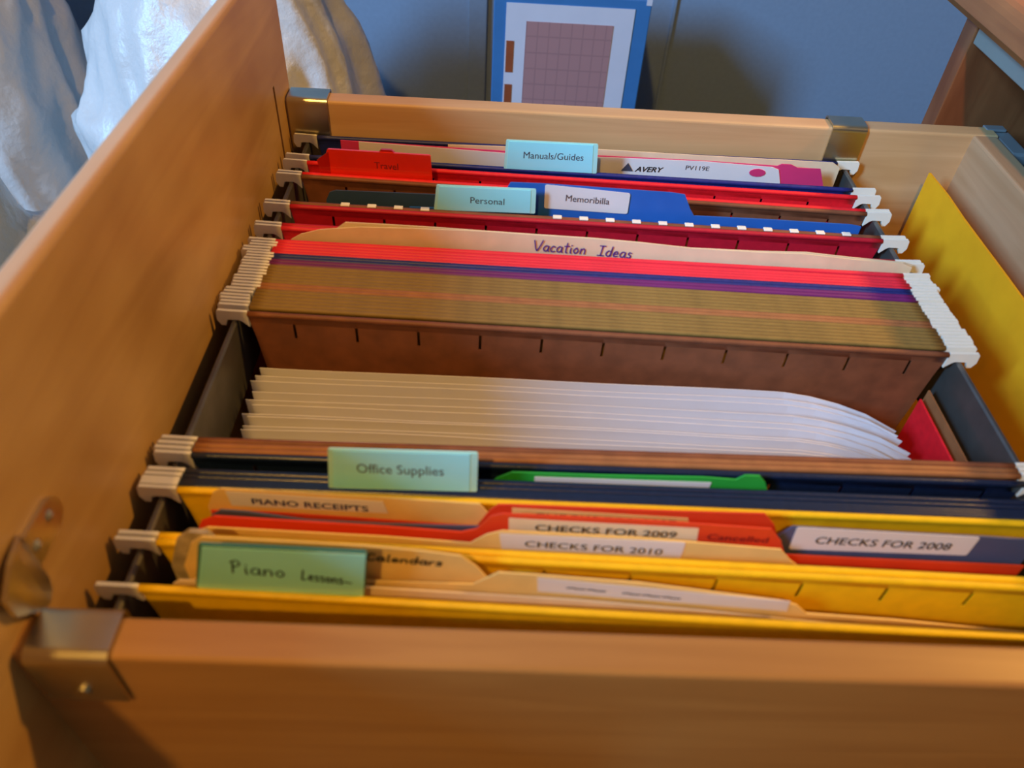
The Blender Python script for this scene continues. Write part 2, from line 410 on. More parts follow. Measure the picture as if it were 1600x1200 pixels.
def text_flat(body, shear=0.0, bold=0.0, spacing=1.0):
    cu = bpy.data.curves.new('txt', 'FONT'); cu.body = body; cu.size = 1.0
    cu.shear = shear; cu.offset = bold; cu.space_character = spacing; cu.resolution_u = 3
    o = bpy.data.objects.new('txt', cu); COL.objects.link(o)
    dg = bpy.context.evaluated_depsgraph_get(); dg.update()
    me = bpy.data.meshes.new_from_object(o.evaluated_get(dg))
    V = [(v.co.x, v.co.y) for v in me.vertices]; F = [list(p.vertices) for p in me.polygons]
    bpy.data.objects.remove(o); bpy.data.curves.remove(cu); bpy.data.meshes.remove(me)
    x0 = min(v[0] for v in V); x1 = max(v[0] for v in V)
    return [((v[0] - x0) / (x1 - x0), v[1] / (x1 - x0)) for v in V], F   # unit width, baseline 0

def letters(body, x0, x1, zc0, zc1, h, a, k, mat, parent, name='lettering', shear=0.0, bold=0.0, spacing=1.0):
    """printed words on plane y=a+kx from x0 to x1; zc = mid-height at both ends; h = capital height"""
    V, F = text_flat(body, shear, bold, spacing)
    ys = sorted(v[1] for v in V); top = ys[-1]
    W = x1 - x0; out = []
    sc = h / top
    for u, v in V:
        x = x0 + u * W; z = zc0 + (zc1 - zc0) * u - h / 2 + v * sc
        out.append((x, a + k * x, z))
    o = link_mesh(name, out, F, mat, parent)
    return o

# single-stroke handwriting
GL = {
 'V': (0.8, [[(0, 1), (0.35, 0), (0.75, 1.05)]]),
 'a': (0.55, [[(0.45, 0.5), (0.2, 0.55), (0.02, 0.28), (0.15, 0.02), (0.38, 0.12), (0.45, 0.5), (0.45, 0.1), (0.55, 0)]]),
 'c': (0.45, [[(0.4, 0.45), (0.2, 0.55), (0.02, 0.28), (0.15, 0.0), (0.42, 0.08)]]),
 't': (0.4, [[(0.2, 0.95), (0.18, 0.1), (0.34, 0)], [(0, 0.62), (0.42, 0.66)]]),
 'i': (0.25, [[(0.1, 0.5), (0.1, 0.05), (0.2, 0)], [(0.12, 0.72), (0.13, 0.78)]]),
 'o': (0.5, [[(0.25, 0.55), (0.02, 0.3), (0.2, 0), (0.42, 0.25), (0.25, 0.55)]]),
 'n': (0.55, [[(0.05, 0.5), (0.05, 0), (0.08, 0.35), (0.28, 0.52), (0.42, 0.35), (0.42, 0.0)]]),
 'I': (0.6, [[(0.05, 1), (0.55, 1)], [(0.3, 1), (0.28, 0)], [(0, 0), (0.55, 0)]]),
 'd': (0.55, [[(0.42, 0.45), (0.2, 0.55), (0.02, 0.25), (0.18, 0), (0.4, 0.15), (0.46, 1.0), (0.44, 0.0)]]),
 'e': (0.48, [[(0.04, 0.28), (0.38, 0.32), (0.25, 0.55), (0.04, 0.35), (0.12, 0.03), (0.42, 0.08)]]),
 's': (0.42, [[(0.35, 0.48), (0.15, 0.55), (0.08, 0.38), (0.32, 0.2), (0.22, 0.0), (0.0, 0.06)]]),
 'P': (0.6, [[(0.1, 0), (0.15, 1.0)], [(0.02, 0.9), (0.35, 1.1), (0.5, 0.75), (0.12, 0.5)]]),
 'L': (0.6, [[(0.22, 1.0), (0.05, 0.1), (0.15, 0), (0.5, 0.08)]]),
 'l': (0.25, [[(0.12, 1.0), (0.08, 0.1), (0.2, 0)]]),
 'r': (0.4, [[(0.05, 0.5), (0.06, 0)], [(0.06, 0.3), (0.2, 0.5), (0.36, 0.48)]]),
 'C': (0.6, [[(0.5, 0.85), (0.28, 1.0), (0.02, 0.5), (0.2, 0.0), (0.52, 0.12)]]),
 '~': (0.7, [[(0, 0.2), (0.2, 0.28), (0.4, 0.16), (0.7, 0.22)]]),
 ' ': (0.5, []),
}
def handwriting(body, x0, x1, z0, z1, h, a, k, mat, parent, wd=0.0006, slant=0.12, name='lettering'):
    tot = sum(GL[ch][0] + 0.1 for ch in body); s = (x1 - x0) / tot
    V = []; F = []; cx = 0
    for ch in body:
        adv, strokes = GL[ch]
        for st in strokes:
            # smooth the stroke
            pts = [Vector(p) for p in st]
            if len(pts) > 2:
                sm = []
                for i in range(len(pts) - 1):
                    p0 = pts[max(i-1, 0)]; p1 = pts[i]; p2 = pts[i+1]; p3 = pts[min(i+2, len(pts)-1)]
                    for t in (0, 0.33, 0.66):
                        sm.append(0.5*((2*p1)+(p2-p0)*t+(2*p0-5*p1+4*p2-p3)*t*t+(3*p1-p0-3*p2+p3)*t**3))
                sm.append(pts[-1]); pts = sm
            W = []
            for p in pts:
                u = (cx + p.x + slant * p.y) ; x = x0 + u * s
                z = z0 + (z1 - z0) * u / tot + p.y * h
                W.append(Vector((x, z)))
            for i in range(len(W) - 1):
                d = (W[i+1] - W[i]);
                if d.length < 1e-7: continue
                d.normalize(); nn = Vector((-d.y, d.x)) * wd / 2; e = d * wd * 0.3
                q = [W[i] + nn - e, W[i+1] + nn + e, W[i+1] - nn + e, W[i] - nn - e]
                b = len(V); eps = 1e-5 * (i % 3)
                V += [(p.x, a + k * p.x - eps, p.y) for p in q]; F.append([b, b+1, b+2, b+3])
        cx += adv + 0.1
    return link_mesh(name, V, F, mat, parent)

# ---------------------------------------------------------------- the room
FZ = -0.62
struct(MB().box(-2.5, 1.3, -2.2, 0.92, FZ - 0.05, FZ).build('floor', 'floor'))
struct(MB().box(-2.5, 1.3, -2.2, 0.92, 2.35, 2.40).build('ceiling', 'wall_white'))
struct(MB().box(-2.5, 1.3, 0.80, 0.92, FZ, 2.35).build('wall_back', 'wall_blue'))
struct(MB().box(1.18, 1.3, -2.2, 0.80, FZ, 2.35).build('wall_right', 'wall_white'))
struct(MB().box(-2.5, 1.3, -2.3, -2.2, FZ, 2.35).build('wall_front', 'wall_white'))
wl = MB()
wl.box(-2.42, -2.30, -2.2, -1.72, FZ, 2.35); wl.box(-2.42, -2.30, -1.18, 0.80, FZ, 2.35)
wl.box(-2.42, -2.30, -1.72, -1.18, FZ, 1.08); wl.box(-2.42, -2.30, -1.72, -1.18, 2.16, 2.35)
struct(wl.build('wall_left', 'wall_white'))
wf = MB()
wf.box(-2.40, -2.34, -1.72, -1.68, 1.08, 2.16); wf.box(-2.40, -2.34, -1.22, -1.18, 1.08, 2.16)
wf.box(-2.40, -2.34, -1.68, -1.22, 1.08, 1.12); wf.box(-2.40, -2.34, -1.68, -1.22, 2.12, 2.16); wf.box(-2.39, -2.35, -1.68, -1.22, 1.605, 1.635)
struct(wf.build('window_1', 'wall_white'))
struct(MB().box(-2.30, 1.18, 0.787, 0.80, FZ, FZ + 0.09, 0.003).build('baseboard_back', 'wall_white'))
# shallow upright battens on the wall behind the carton
struct(MB().box(0.2855, 0.2885, 0.796, 0.801, FZ + 0.09, 1.6).build('trim_1', 'wall_blue'))
struct(MB().box(0.062, 0.0825, 0.794, 0.801, FZ + 0.09, 1.6, 0.001).build('trim_2', 'wall_blue'))

# ---------------------------------------------------------------- the file drawer
HB = 0.0195; L = 0.3092; T = 0.0118; XL = -0.0162; XR = 0.367; ZB = -0.25
drawer = empty('file_drawer_unit', (0.17, 0.15, -0.28))
tag(drawer, 'pulled-out wooden file drawer with steel hanging rails, full of folders', 'drawer')
# tall front panel, seen from inside on the left
XO = -0.0240
def fp_profile(x_in, ztop_in=0.088):
    return [(XO, -0.30)] + arc(XO + 0.002, 0.086, 0.002, 180, 90) + arc(x_in - 0.002, 0.086, 0.002, 90, 0) + [(x_in, -0.30)]
fp = MB()
fp.prism(fp_profile(XL), 'y', -0.10, 0.2900)
fp.prism([(XO, -0.30)] + arc(XO + 0.002, 0.086, 0.002, 180, 90) + arc(XL - 0.002, 0.086, 0.002, 90, 0) + [(XL, 0.034), (XL - 0.004, 0.0335), (XL - 0.004, -0.30)], 'y', 0.2900, 0.2930)
fp.prism(fp_profile(XL), 'y', 0.2930, 0.3215)
fp.build('front_panel', 'maple_panel', drawer)
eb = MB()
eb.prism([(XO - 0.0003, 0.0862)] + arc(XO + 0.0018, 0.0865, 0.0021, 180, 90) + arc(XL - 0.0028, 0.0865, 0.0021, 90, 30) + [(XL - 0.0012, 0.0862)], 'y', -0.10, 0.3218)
eb.build('lit_edge_strip', 'maple_lit_edge', drawer)  # paler strip paints the light falling on the front panel's top edge
# sides (near and far boards) and back
def side_board(y0, y1):
    m = MB(); r = 0.0015
    prof = [(y0, -0.27)] + arc(y0 + r, HB - r, r, 180, 90, 3) + arc(y1 - r, HB - r, r, 90, 0, 3) + [(y1, -0.27)]
    m.prism(prof, 'x', XL, XR + 0.0140)
    return m
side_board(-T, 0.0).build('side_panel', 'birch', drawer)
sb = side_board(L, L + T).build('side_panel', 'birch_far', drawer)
bk = MB(); r = 0.0015
bk.prism([(XR, -0.27)] + arc(XR + r, HB - 0.0004 - r, r, 180, 90, 3) + arc(XR + 0.0140 - r, HB - 0.0004 - r, r, 90, 0, 3) + [(XR + 0.0140, -0.27)], 'y', 0.0, L)
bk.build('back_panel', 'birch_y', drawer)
MB().box(XL, XR, 0.0, L, -0.262, -0.255).build('bottom_panel', 'birch', drawer)
# rails: flat steel strips standing on edge
RLx = -0.0062; RRx = 0.3008
for rx in (RLx, RRx):
    m = MB()
    m.prism([(rx - 0.0012, -0.036), (rx - 0.0012, -0.0042), (rx - 0.0006, -0.0034), (rx + 0.0006, -0.0034), (rx + 0.0012, -0.0042), (rx + 0.0012, -0.036)], 'y', 0.0012, L - 0.0012)
    m.build('rail', 'rail_steel', drawer)
# bent steel clips over the boards
def clip(x0, x1, near):
    m = MB(); t = 0.0010; z = HB + 0.0012
    if near:
        pts = [(-T - 0.0012, -0.002)] + arc(-T + 0.0016, z - 0.0028, 0.0028, 180, 90, 6) + arc(-0.0006, z - 0.0018, 0.0018, 90, 0, 4) + [(0.0012, -0.036)]
    else:
        pts = [(L + T + 0.0012, -0.002)] + arc(L + T - 0.0006, z - 0.0018, 0.0018, 0, 90, 4) + arc(L + 0.0016, z - 0.0028, 0.0028, 90, 180, 6) + [(L - 0.0012, -0.036)]
    m.ribbon(pts, t, 'x', x0, x1)
    o = m.build('clip', 'steel', drawer)
    s = MB(); zc = 0.004
    y0 = -T - 0.0027 if near else L + T + 0.0017
    pr = [((x0 + x1) / 2 + 0.0022 * math.cos(i * math.pi / 6), zc + 0.0022 * math.sin(i * math.pi / 6)) for i in range(12)]
    s.prism(pr, 'y', y0, y0 + 0.0010)
    s.build('screw', 'steel', o)
    return o
clip(-0.0128, 0.0083, True); clip(0.2890, 0.3090, True); clip(-0.0150, 0.0067, False); clip(0.2866, 0.3062, False)
# bracket wrapped over the far back corner
m = MB()
m.box(0.3815, 0.3925, 0.292, 0.322, 0.006, 0.0180, 0.0015)
m.box(0.3775, 0.389, 0.3165, 0.3222, 0.0186, 0.0200, 0.0004)
m.build('corner_bracket', 'slide_metal', drawer)
# handle/lock bracket on the inside of the front panel
m = MB(); tx = XL + 0.0016
strap = [(0.008, 0.0275)] + [(0.0205 + 0.0058*math.cos(math.radians(t)), 0.0332 + 0.0058*math.sin(math.radians(t))) for t in range(-80, 100, 20)] + [(0.008, 0.0395)]
m.prism(strap, 'x', XL, tx)
hb = m.build('handle_bracket', 'steel', drawer)
tag(hb, 'bent steel strap screwed to the inside of the front panel')
V = []; prof2 = [(0.0092, 0.0415, 0.0215, 0.0), (0.0070, 0.0420, 0.0190, 0.0008), (0.0036, 0.0425, 0.0185, 0.0016), (0.0002, 0.042, 0.0205, 0.0020), (-0.0030, 0.040, 0.0250, 0.0022), (-0.0070, 0.037, 0.030, 0.0022)]
F = []
for (y, z1, z0, dx) in prof2:
    for e in (0, 0.0014):
        V.append((XL + 0.0003 + dx + e, y, z1)); V.append((XL + 0.0003 + dx + e, y, z0))
for i in range(len(prof2) - 1):
    b = i * 4; c_ = b + 4
    F += [[b, b+1, c_+1, c_], [b+2, c_+2, c_+3, b+3], [b, c_, c_+2, b+2], [b+1, b+3, c_+3, c_+1]]
F += [[0, 2, 3, 1], [len(V)-4, len(V)-3, len(V)-1, len(V)-2]]
link_mesh('flange', V, F, 'steel', hb)
for (yy, zz) in ((0.0205, 0.0340), (0.0120, 0.0325)):
    MB().disc((yy, zz), 0.0017, (tx, tx + 0.0005), 'x').disc((yy, zz), 0.0009, (tx + 0.0004, tx + 0.0009), 'x').build('screw', 'steel', hb)

# ---------------------------------------------------------------- cabinet the drawer slides into
cab = empty('filing_cabinet', (0.62, 0.15, FZ))
tag(cab, 'dark reddish wooden cabinet behind the open drawer, its top overhanging', 'cabinet')
cx0 = 0.360
MB().box(cx0, 0.92, 0.3405, 0.3545, FZ, 0.0685, 0.0006).build('side_panel', 'cherry', cab)
MB().box(cx0, 0.92, -0.064, -0.050, FZ, 0.0685, 0.0006).build('side_panel', 'cherry', cab)
MB().box(0.905, 0.92, -0.050, 0.3405, FZ, 0.0685).build('back_panel', 'cherry', cab)
tp = MB()
prof = [(0.353, 0.0705), (0.351, 0.074), (0.3515, 0.080)] + arc(0.362, 0.080, 0.0105, 180, 90, 6) + [(0.94, 0.0905), (0.94, 0.0705)]
tp.prism(prof, 'y', -0.080, 0.3695)
tp.build('cabinet_top', 'cherry_top', cab)
MB().box(cx0 + 0.001, cx0 + 0.006, -0.050, 0.3400, 0.0580, 0.0700, 0.0006).build('trim_strip', 'grey_slide', cab)
MB().box(cx0 + 0.02, 0.905, -0.050, 0.3405, -0.315, -0.300).build('shelf_panel', 'cherry', cab)
MB().box(cx0 - 0.006, cx0 + 0.010, -0.062, 0.352, FZ + 0.06, -0.310, 0.002).build('lower_drawer_front', 'cherry', cab)
MB().box(0.376, 0.88, 0.3325, 0.3400, -0.16, -0.125, 0.001).build('drawer_slide', 'rail_steel', cab)

# ---------------------------------------------------------------- carton standing by the wall
carton = empty('carton', (0.162, 0.66, FZ))
tag(carton, 'tall blue carton printed with a framed grid picture, standing by the wall', 'box')
V = []
q = D['box_front']
x_tl, z_tl = q[0]; x_bl = q[1][0]; x_tr, z_tr = q[2]; x_br = q[3][0]
MB().box(0.0920, 0.2305, 0.620, 0.700, FZ, -0.0185, 0.0008).build('carton_body', 'box_blue', carton)
MB().box(0.2255, 0.2303, 0.6195, 0.6215, -0.0228, -0.0180).build('corner_sticker', 'box_white', carton)
pic = MB().box(0.1030, 0.2165, 0.6192, 0.6206, -0.42, -0.0265).build('picture_panel', 'box_white', carton)
MB().box(0.1212, 0.1990, 0.6186, 0.6193, -0.150, -0.0412).build('grid_picture', 'grid_print', pic)
for k_, (za, zb) in enumerate(((-0.0874, -0.0590), (-0.1274, -0.0990), (-0.1674, -0.1390))):
    MB().box(0.1042, 0.1110, 0.6186, 0.6193, za, zb).build('red_print_block', 'brick_print', pic)

# ---------------------------------------------------------------- unseen shelved unit, added to keep window light off the near drawer
blocker = empty('window_blocker', (-0.44, -0.55, FZ))
tag(blocker, 'dark wooden shelved unit added beyond the left edge to block window light', 'window_blocker')
MB().box(-0.60, -0.315, -0.452, -0.434, FZ, 0.56, 0.001).build('side_panel', 'cherry', blocker)
MB().box(-0.60, -0.315, -0.90, -0.882, FZ, 0.56, 0.001).build('side_panel', 'cherry', blocker)
MB().box(-0.325, -0.315, -0.882, -0.452, FZ, 0.56).build('back_panel', 'cherry', blocker)
for zz in (FZ + 0.04, -0.30, 0.02, 0.30):
    MB().box(-0.60, -0.325, -0.882, -0.452, zz, zz + 0.016).build('blocker_shelf', 'cherry', blocker)
MB().box(-0.61, -0.305, -0.91, -0.426, 0.56, 0.58, 0.002).build('blocker_top', 'cherry_top', blocker)

# ---------------------------------------------------------------- white plastic bags
def bag(name, center, radii, seed, label, amp=0.14, folds=2.6, droop=0.25, nsub=6):
    bm = bmesh.new(); bmesh.ops.create_icosphere(bm, subdivisions=nsub, radius=1.0)
    c0 = Vector(center); R = Vector(radii)
    for v in bm.verts:
        p = v.co.copy()
        q = p * 1.6 + Vector((seed * 5.3, seed * 1.7, seed))
        lump = noise.noise(q) * amp
        # pulled folds: ridges whose direction wanders over the bag
        u = p.x * 2.1 + p.y * 1.3 + noise.noise(p * 1.1 + Vector((seed, 0, 0))) * 2.2
        ridge = 1 - abs(noise.noise(Vector((u * folds * 0.45, p.z * 0.9 + seed, seed * 2.0)))) * 2
        ridge2 = 1 - abs(noise.noise(p * 4.2 + Vector((0, seed * 9, 3)))) * 2.2
        ridge3 = 1 - abs(noise.noise(p * 9.5 + Vector((seed * 4, 2, 3)))) * 2.2
        d = 1 + lump + 0.085 * ridge + 0.030 * ridge2 + 0.006 * ridge3
        p = p * d
        if p.z < 0: p.z *= 1.0; p.x *= 1 + droop * min(1, -p.z); p.y *= 1 + droop * min(1, -p.z)
        w_ = Vector((c0.x + p.x * R.x, c0.y + p.y * R.y, c0.z + p.z * R.z))
        w_.z = max(w_.z, FZ + 0.001)
        v.co = w_
    V = [v.co.copy() for v in bm.verts]
    idx = {v: i for i, v in enumerate(bm.verts)}
    Fc = [[idx[v] for v in f.verts] for f in bm.faces]; bm.free()
    o = link_mesh(name, V, Fc, 'film', None, smooth=True, origin=(center[0], center[1], FZ))
    tag(o, label, 'bag', 'white plastic bags behind the drawer')
    return o
bag('plastic_bag', (-0.275, 0.255, -0.265), (0.165, 0.135, 0.245), 1.3, 'white plastic bag nearest, at the left edge beside the drawer front', droop=0.05)
bag('plastic_bag', (-0.130, 0.562, -0.255), (0.137, 0.125, 0.285), 2.7, 'white plastic bag behind the drawer, largest, its right side against the blue wall', amp=0.08, droop=0.03)
bag('plastic_bag', (-0.425, 0.610, -0.26), (0.130, 0.125, 0.34), 4.1, 'greyish white plastic bag furthest left, behind the other two', droop=0.03)


# ---------------------------------------------------------------- hanging folders
XB = 0.2949          # right end of the card body
RB = 0.00105         # radius of the rolled top edge
def folder_root(yb, yf, label, group=None):
    o = empty('hanging_folder', (0.15, (sum(yb) + sum(yf)) / 4, -0.235))
    tag(o, label, 'folder', group)
    return o

def flap(root, yLR, ymid, mat, slots=(), x0=-0.0003, x1=XB, slot_z=(-0.0045, -0.0125), side=-1, notch=True):
    a = yLR[0]; k = (yLR[1] - yLR[0]) / 0.298
    cols = [x0, x0 + 0.006]
    for s in slots: cols += [s - 0.0006, s + 0.0006]
    cols += [x1 - 0.006, x1]
    cols = sorted(cols)
    V = []; F = []
    ring = [(RB * math.cos(math.radians(t)), RB * math.sin(math.radians(t)) - 0.0002) for t in (-150, 180, 140, 100, 60, 20, -20, -60)]
    ring = [(-p[0] * side * -1, p[1]) for p in ring]
    zr = [-0.0018, slot_z[0], slot_z[1], -0.045, -0.19, -0.235]
    nrow = len(ring) + len(zr)
    for ci, x in enumerate(cols):
        y0 = a + k * x
        edge = 0 if ci == 0 else (len(cols) - 1 if ci == len(cols) - 1 else None)
        for (dy, dz) in ring: V.append((x, y0 + dy, dz))
        for j, z in enumerate(zr):
            xx = x
            tp_ = min(1, max(0, (-z - 0.002) / 0.03)) * 0.0045
            if ci == 0: xx += tp_
            if ci == len(cols) - 1: xx -= tp_
            yy = y0 if z > -0.195 else y0 * 0.25 + ymid * 0.75
            V.append((xx, yy, z))
    slot_cells = set()
    for s in slots:
        for i in range(len(cols) - 1):
            if abs((cols[i] + cols[i + 1]) / 2 - s) < 1e-5: slot_cells.add(i)
    for i in range(len(cols) - 1):
        for j in range(nrow - 1):
            if i in slot_cells and j == len(ring) + 1: continue
            p = i * nrow + j
            F.append([p, p + nrow, p + nrow + 1, p + 1])
    o = link_mesh('flap', V, F, mat, root)
    sm = o.modifiers.new('thickness', 'SOLIDIFY'); sm.thickness = 0.00045; sm.offset = 0
    for pl in o.data.polygons:
        if any(o.data.vertices[i].co.z + root.location.z > -0.003 for i in pl.vertices): pl.use_smooth = True
    return o

HOOK_L = [(-0.0004, 0.0012), (-0.0125, 0.0016), (-0.0132, 0.0008), (-0.0136, -0.0035), (-0.0122, -0.0062), (-0.0102, -0.0064), (-0.0094, -0.0034), (-0.0082, -0.0032), (-0.0044, -0.0032), (-0.0030, -0.0040), (-0.0004, -0.0068)]
def hook(root, side, y, dx, th=0.0013):
    pts = HOOK_L
    if side == 'R':
        # shift so that the notch sits over the right rail
        pts = [(RRx - (p[0] - RLx), p[1]) for p in HOOK_L]
        pts = [(min(p[0], 0.3090), p[1]) for p in pts]
    jag = dx
    P = [(p[0] + jag, p[1]) for p in pts]
    m = MB(); m.prism(P, 'y', y - th / 2, y + th / 2)
    return m.build('hook', 'white_plastic', root)

def hanging(yb, yf, mat, label, slots_b=(), slots_f=(), group=None, jag=0.0, mat_f=None, hooks=(1, 1, 1, 1), xb=-0.0003, xf=-0.0003):
    root = folder_root(yb, yf, label, group)
    ym = (yb[0] + yf[0]) / 2
    flap(root, yb, ym + 0.0006, mat, slots_b, x0=xb)
    flap(root, yf, ym - 0.0006, mat_f or mat, slots_f, x0=xf)
    for (yy, on1, on2) in ((yb, hooks[0], hooks[1]), (yf, hooks[2], hooks[3])):
        if on1: hook(root, 'L', yy[0], jag + random.uniform(-.0004, .0004))
        if on2: hook(root, 'R', yy[0] + (yy[1] - yy[0]) * 1.03, -jag * 0.6 + random.uniform(-.0004, .0004))
    return root

def slots_from(x0, step, x1=0.29):
    out = []; x = x0
    while x < x1: out.append(x); x += step
    return out

def tab(root, key, a, k, mat, edge_mat, words, tkey, h, ink='soft_ink', r=0.0008, margin=0.0025, **kw):
    q = D[key]
    t = plate('plastic_tab', q, a + 0.0004, k, 0.0007, edge_mat, root, r)
    cx = (q[0][0] + q[1][0] + q[2][0] + q[3][0]) / 4
    ins = [(q[0][0] + margin * 0.6, q[0][1] - 0.0006), (q[1][0] - margin, q[1][1] - 0.0006), (q[2][0] - margin, q[2][1] + 0.0002), (q[3][0] + margin * 0.6, q[3][1] + 0.0002)]
    plate('paper_insert', ins, a + 0.0002, k, 0.0003, mat, t, 0)
    p, q2 = D[tkey][0], D[tkey][1]
    if words:
        letters(words, p[0], q2[0], p[1], q2[1], h, a + 0.0001, k, ink, t, **kw)
    return t

# 1: navy folder at the back (open, holding dividers), with the "Manuals/Guides" tab
kC = -0.0065 / 0.298
f1 = hanging((0.3055, 0.3058), (0.2830, 0.2765), 'navy', 'navy blue hanging folder furthest back, with the Manuals/Guides tab', jag=0.0)
tab(f1, 'tab_manuals', 0.2815, kC, 'cyan_tab', 'cyan_edge', 'Manuals/Guides', 'txt_manuals', 0.0038, ink='soft_ink')
# 2: red folder
f2 = hanging((0.2768, 0.2690), (0.2648, 0.2552), 'red', 'red hanging folder with a glossy red plastic tab at its left', slots_b=[0.0922 + 0.0254 * i for i in range(-3, 8)])
t = plate('plastic_tab', D['tab_red'], 0.2668, -0.02, 0.0012, 'red_tab', f2, 0.0012)
MB().prism([(0.0400, 0.0134), (0.0412, 0.0150), (0.0465, 0.0150), (0.0482, 0.0134)], 'y', 0.2665, 0.2680).build('tab_catch', 'red_tab_dark', t)
plate('tab_side', [(0.0076, 0.0075), (0.0140, 0.0125), (0.0140, -0.0018), (0.0095, -0.0030)], 0.2664, -0.02, 0.0006, 'red_tab_dark', t)
letters('Travel', 0.0373, 0.0496, 0.0064, 0.0062, 0.0036, 0.2667, -0.02, 'red_ink', t)
# 3: brown folder, Personal
f3 = hanging((0.2622, 0.2524), (0.2360, 0.2303), 'brown', 'brown hanging folder with the Personal tab and white slots along its front edge', slots_b=[0.0223 + 0.0254 * i for i in range(0, 11)])
for i in range(20):
    x = 0.0265 + 0.0132 * i
    if 0.068 < x < 0.122 or x > 0.287: continue
    m = MB(); y = 0.2360 - 0.0191 * x
    m.box(x - 0.0022, x + 0.0022, y - 0.0014, y + 0.0014, 0.0006, 0.0014, 0.0003)
    m.build('white_slot_insert', 'white_plastic', f3)
tab(f3, 'tab_personal', 0.2360, -0.018, 'cyan_tab', 'cyan_edge', 'Personal', 'txt_personal', 0.0034)
# 4: crimson folder, empty and open
f4 = hanging((0.2333, 0.2275), (0.2163, 0.2095), 'crimson', 'crimson hanging folder standing open and empty, behind the Vacation Ideas envelope', slots_b=[0.0205 + 0.0254 * i for i in range(0, 11)])
# 5: crimson folder holding the envelope
f5 = hanging((0.2138, 0.2070), (0.2024, 0.1985), 'pink', 'coral red hanging folder holding the Vacation Ideas envelope')
# pack: pink, navy, purple, browns
names = [('pink', 'coral red hanging folder in the tight pack, directly in front of the envelope folder', 0.0012),
         ('pink', 'coral red hanging folder in the tight pack, last coral one before the navy', -0.0005),
         ('navy', 'navy hanging folder between the coral red and the purple ones', 0.0020),
         ('purple', 'purple hanging folder in front of the single navy one', 0.0015)]
ys = 0.1998; pk = []
def pair(y, gap): return y, y - gap
yy = 0.2000
for (mt, lb, jg) in names:
    hanging((yy, yy - 0.0052 + 0.0), (yy - 0.0022, yy - 0.0022 - 0.0054), mt, lb, group=None, jag=jg, hooks=(1, 1, 1, 1))
    yy -= 0.00435
order = ['last', 'second', 'third', 'fourth', 'fifth', 'sixth', 'seventh']
ordn = ['rearmost brown hanging folder of the tight pack, touching the purple one',
        'sixth brown hanging folder of the tight pack counted from its front',
        'fifth brown hanging folder of the tight pack counted from its front',
        'fourth brown hanging folder of the tight pack counted from its front',
        'third brown hanging folder of the tight pack counted from its front',
        'second brown hanging folder of the tight pack counted from its front',
        'frontmost narrow brown folder of the tight pack, just behind the wide slotted face']
bj = [0.0016, 0.0016, 0.0010, 0.0010, -0.0004, -0.0012, -0.0006]
bm_ = ['olive_brown', 'olive_brown', 'olive_brown', 'brown_orange', 'olive_brown', 'olive_brown', 'olive_brown']
yy = 0.1826
for i in range(7):
    sl = [0.0460 + 0.0254 * j for j in range(0, 9)] if i == 6 else ()
    hanging((yy, yy - 0.0066), (yy - 0.0022, yy - 0.0022 - 0.0066), bm_[i], ordn[i], jag=bj[i], group='brown hanging folders of the tight pack')
    yy -= 0.00448
# box-bottom brown folder holding the white papers
f17 = hanging((0.1493, 0.1427), (0.0787, 0.0818), 'brown', 'wide open brown hanging folder holding the white papers, slots along its face', slots_b=[0.0184 + 0.0262 * i for i in range(0, 11)])
# gussets of that folder (brown) and a red file folder side
MB().box(0.2935, 0.2942, 0.0835, 0.1405, -0.20, -0.0190).build('gusset', 'brown_orange', f17)
o = MB().box(0.2895, 0.2905, 0.0840, 0.1375, -0.19, -0.0215, 0.0003).build('file_folder', 'red', None, origin=(0.29, 0.11, -0.19))
tag(o, 'red card file folder standing sideways at the right of the white papers', 'folder')
# P group, brown
hanging((0.0763, 0.0795), (0.0741, 0.0773), 'brown_orange', 'thin brown hanging folder between the white papers and the dark navy folders', jag=-0.0003)
# N group: dark navy
f20 = hanging((0.0719, 0.0735), (0.0645, 0.0648), 'dark_navy', 'dark navy hanging folder holding the green file folder', slots_b=[0.2040 + 0.0262 * i for i in range(-7, 4)])
hanging((0.0624, 0.0626), (0.0605, 0.0605), 'dark_navy', 'dark navy hanging folder, middle one of the three dark navy ones')
f21 = hanging((0.0596, 0.0594), (0.0586, 0.0582), 'dark_navy', 'dark navy hanging folder in front, with the Office Supplies tab')
tab(f21, 'tab_office', 0.0580, 0.0, 'cyan_tab', 'cyan_edge', 'Office Supplies', 'txt_office', 0.0045)
# Y group
f22 = hanging((0.0568, 0.0560), (0.0385, 0.0329), 'yellow', 'yellow hanging folder holding the checks and piano receipts file folders', mat_f='yellow')
f23 = hanging((0.0362, 0.0302), (0.0199, 0.0123), 'yellow', 'yellow hanging folder nearest the camera, with the handwritten Piano Lessons tab', slots_b=[0.0110 + 0.0277 * i for i in range(0, 11)])
q = D['tab_lessons']
t = plate('plastic_tab', q, 0.0205, -0.015, 0.0007, 'mint_edge', f23, 0.0008)
ins = [(q[0][0] + 0.0008, q[0][1] - 0.0012), (q[1][0] - 0.0004, q[1][1] - 0.0012), (q[2][0] - 0.0004, q[2][1]), (q[3][0] + 0.0006, q[3][1])]
plate('paper_insert', ins, 0.0202, -0.015, 0.0003, 'mint_tab', t)
handwriting('Piano', 0.0290, 0.0452, 0.0105, 0.0092, 0.0062, 0.0200, -0.015, 'ink', t, wd=0.0005)
handwriting('Lessons~', 0.0492, 0.0640, 0.0085, 0.0068, 0.0052, 0.0200, -0.015, 'ink', t, wd=0.0005)

# ---------------------------------------------------------------- things standing in the folders
def file_folder(key, a, k, mat, label, name='file_folder', zbot=-0.18, wave=0.0, th=0.0006, cat='folder', group=None):
    o = sheet(name, D[key], a, k, th, mat, None, zbot=zbot, wave=wave)
    tag(o, label, cat, group)
    return o

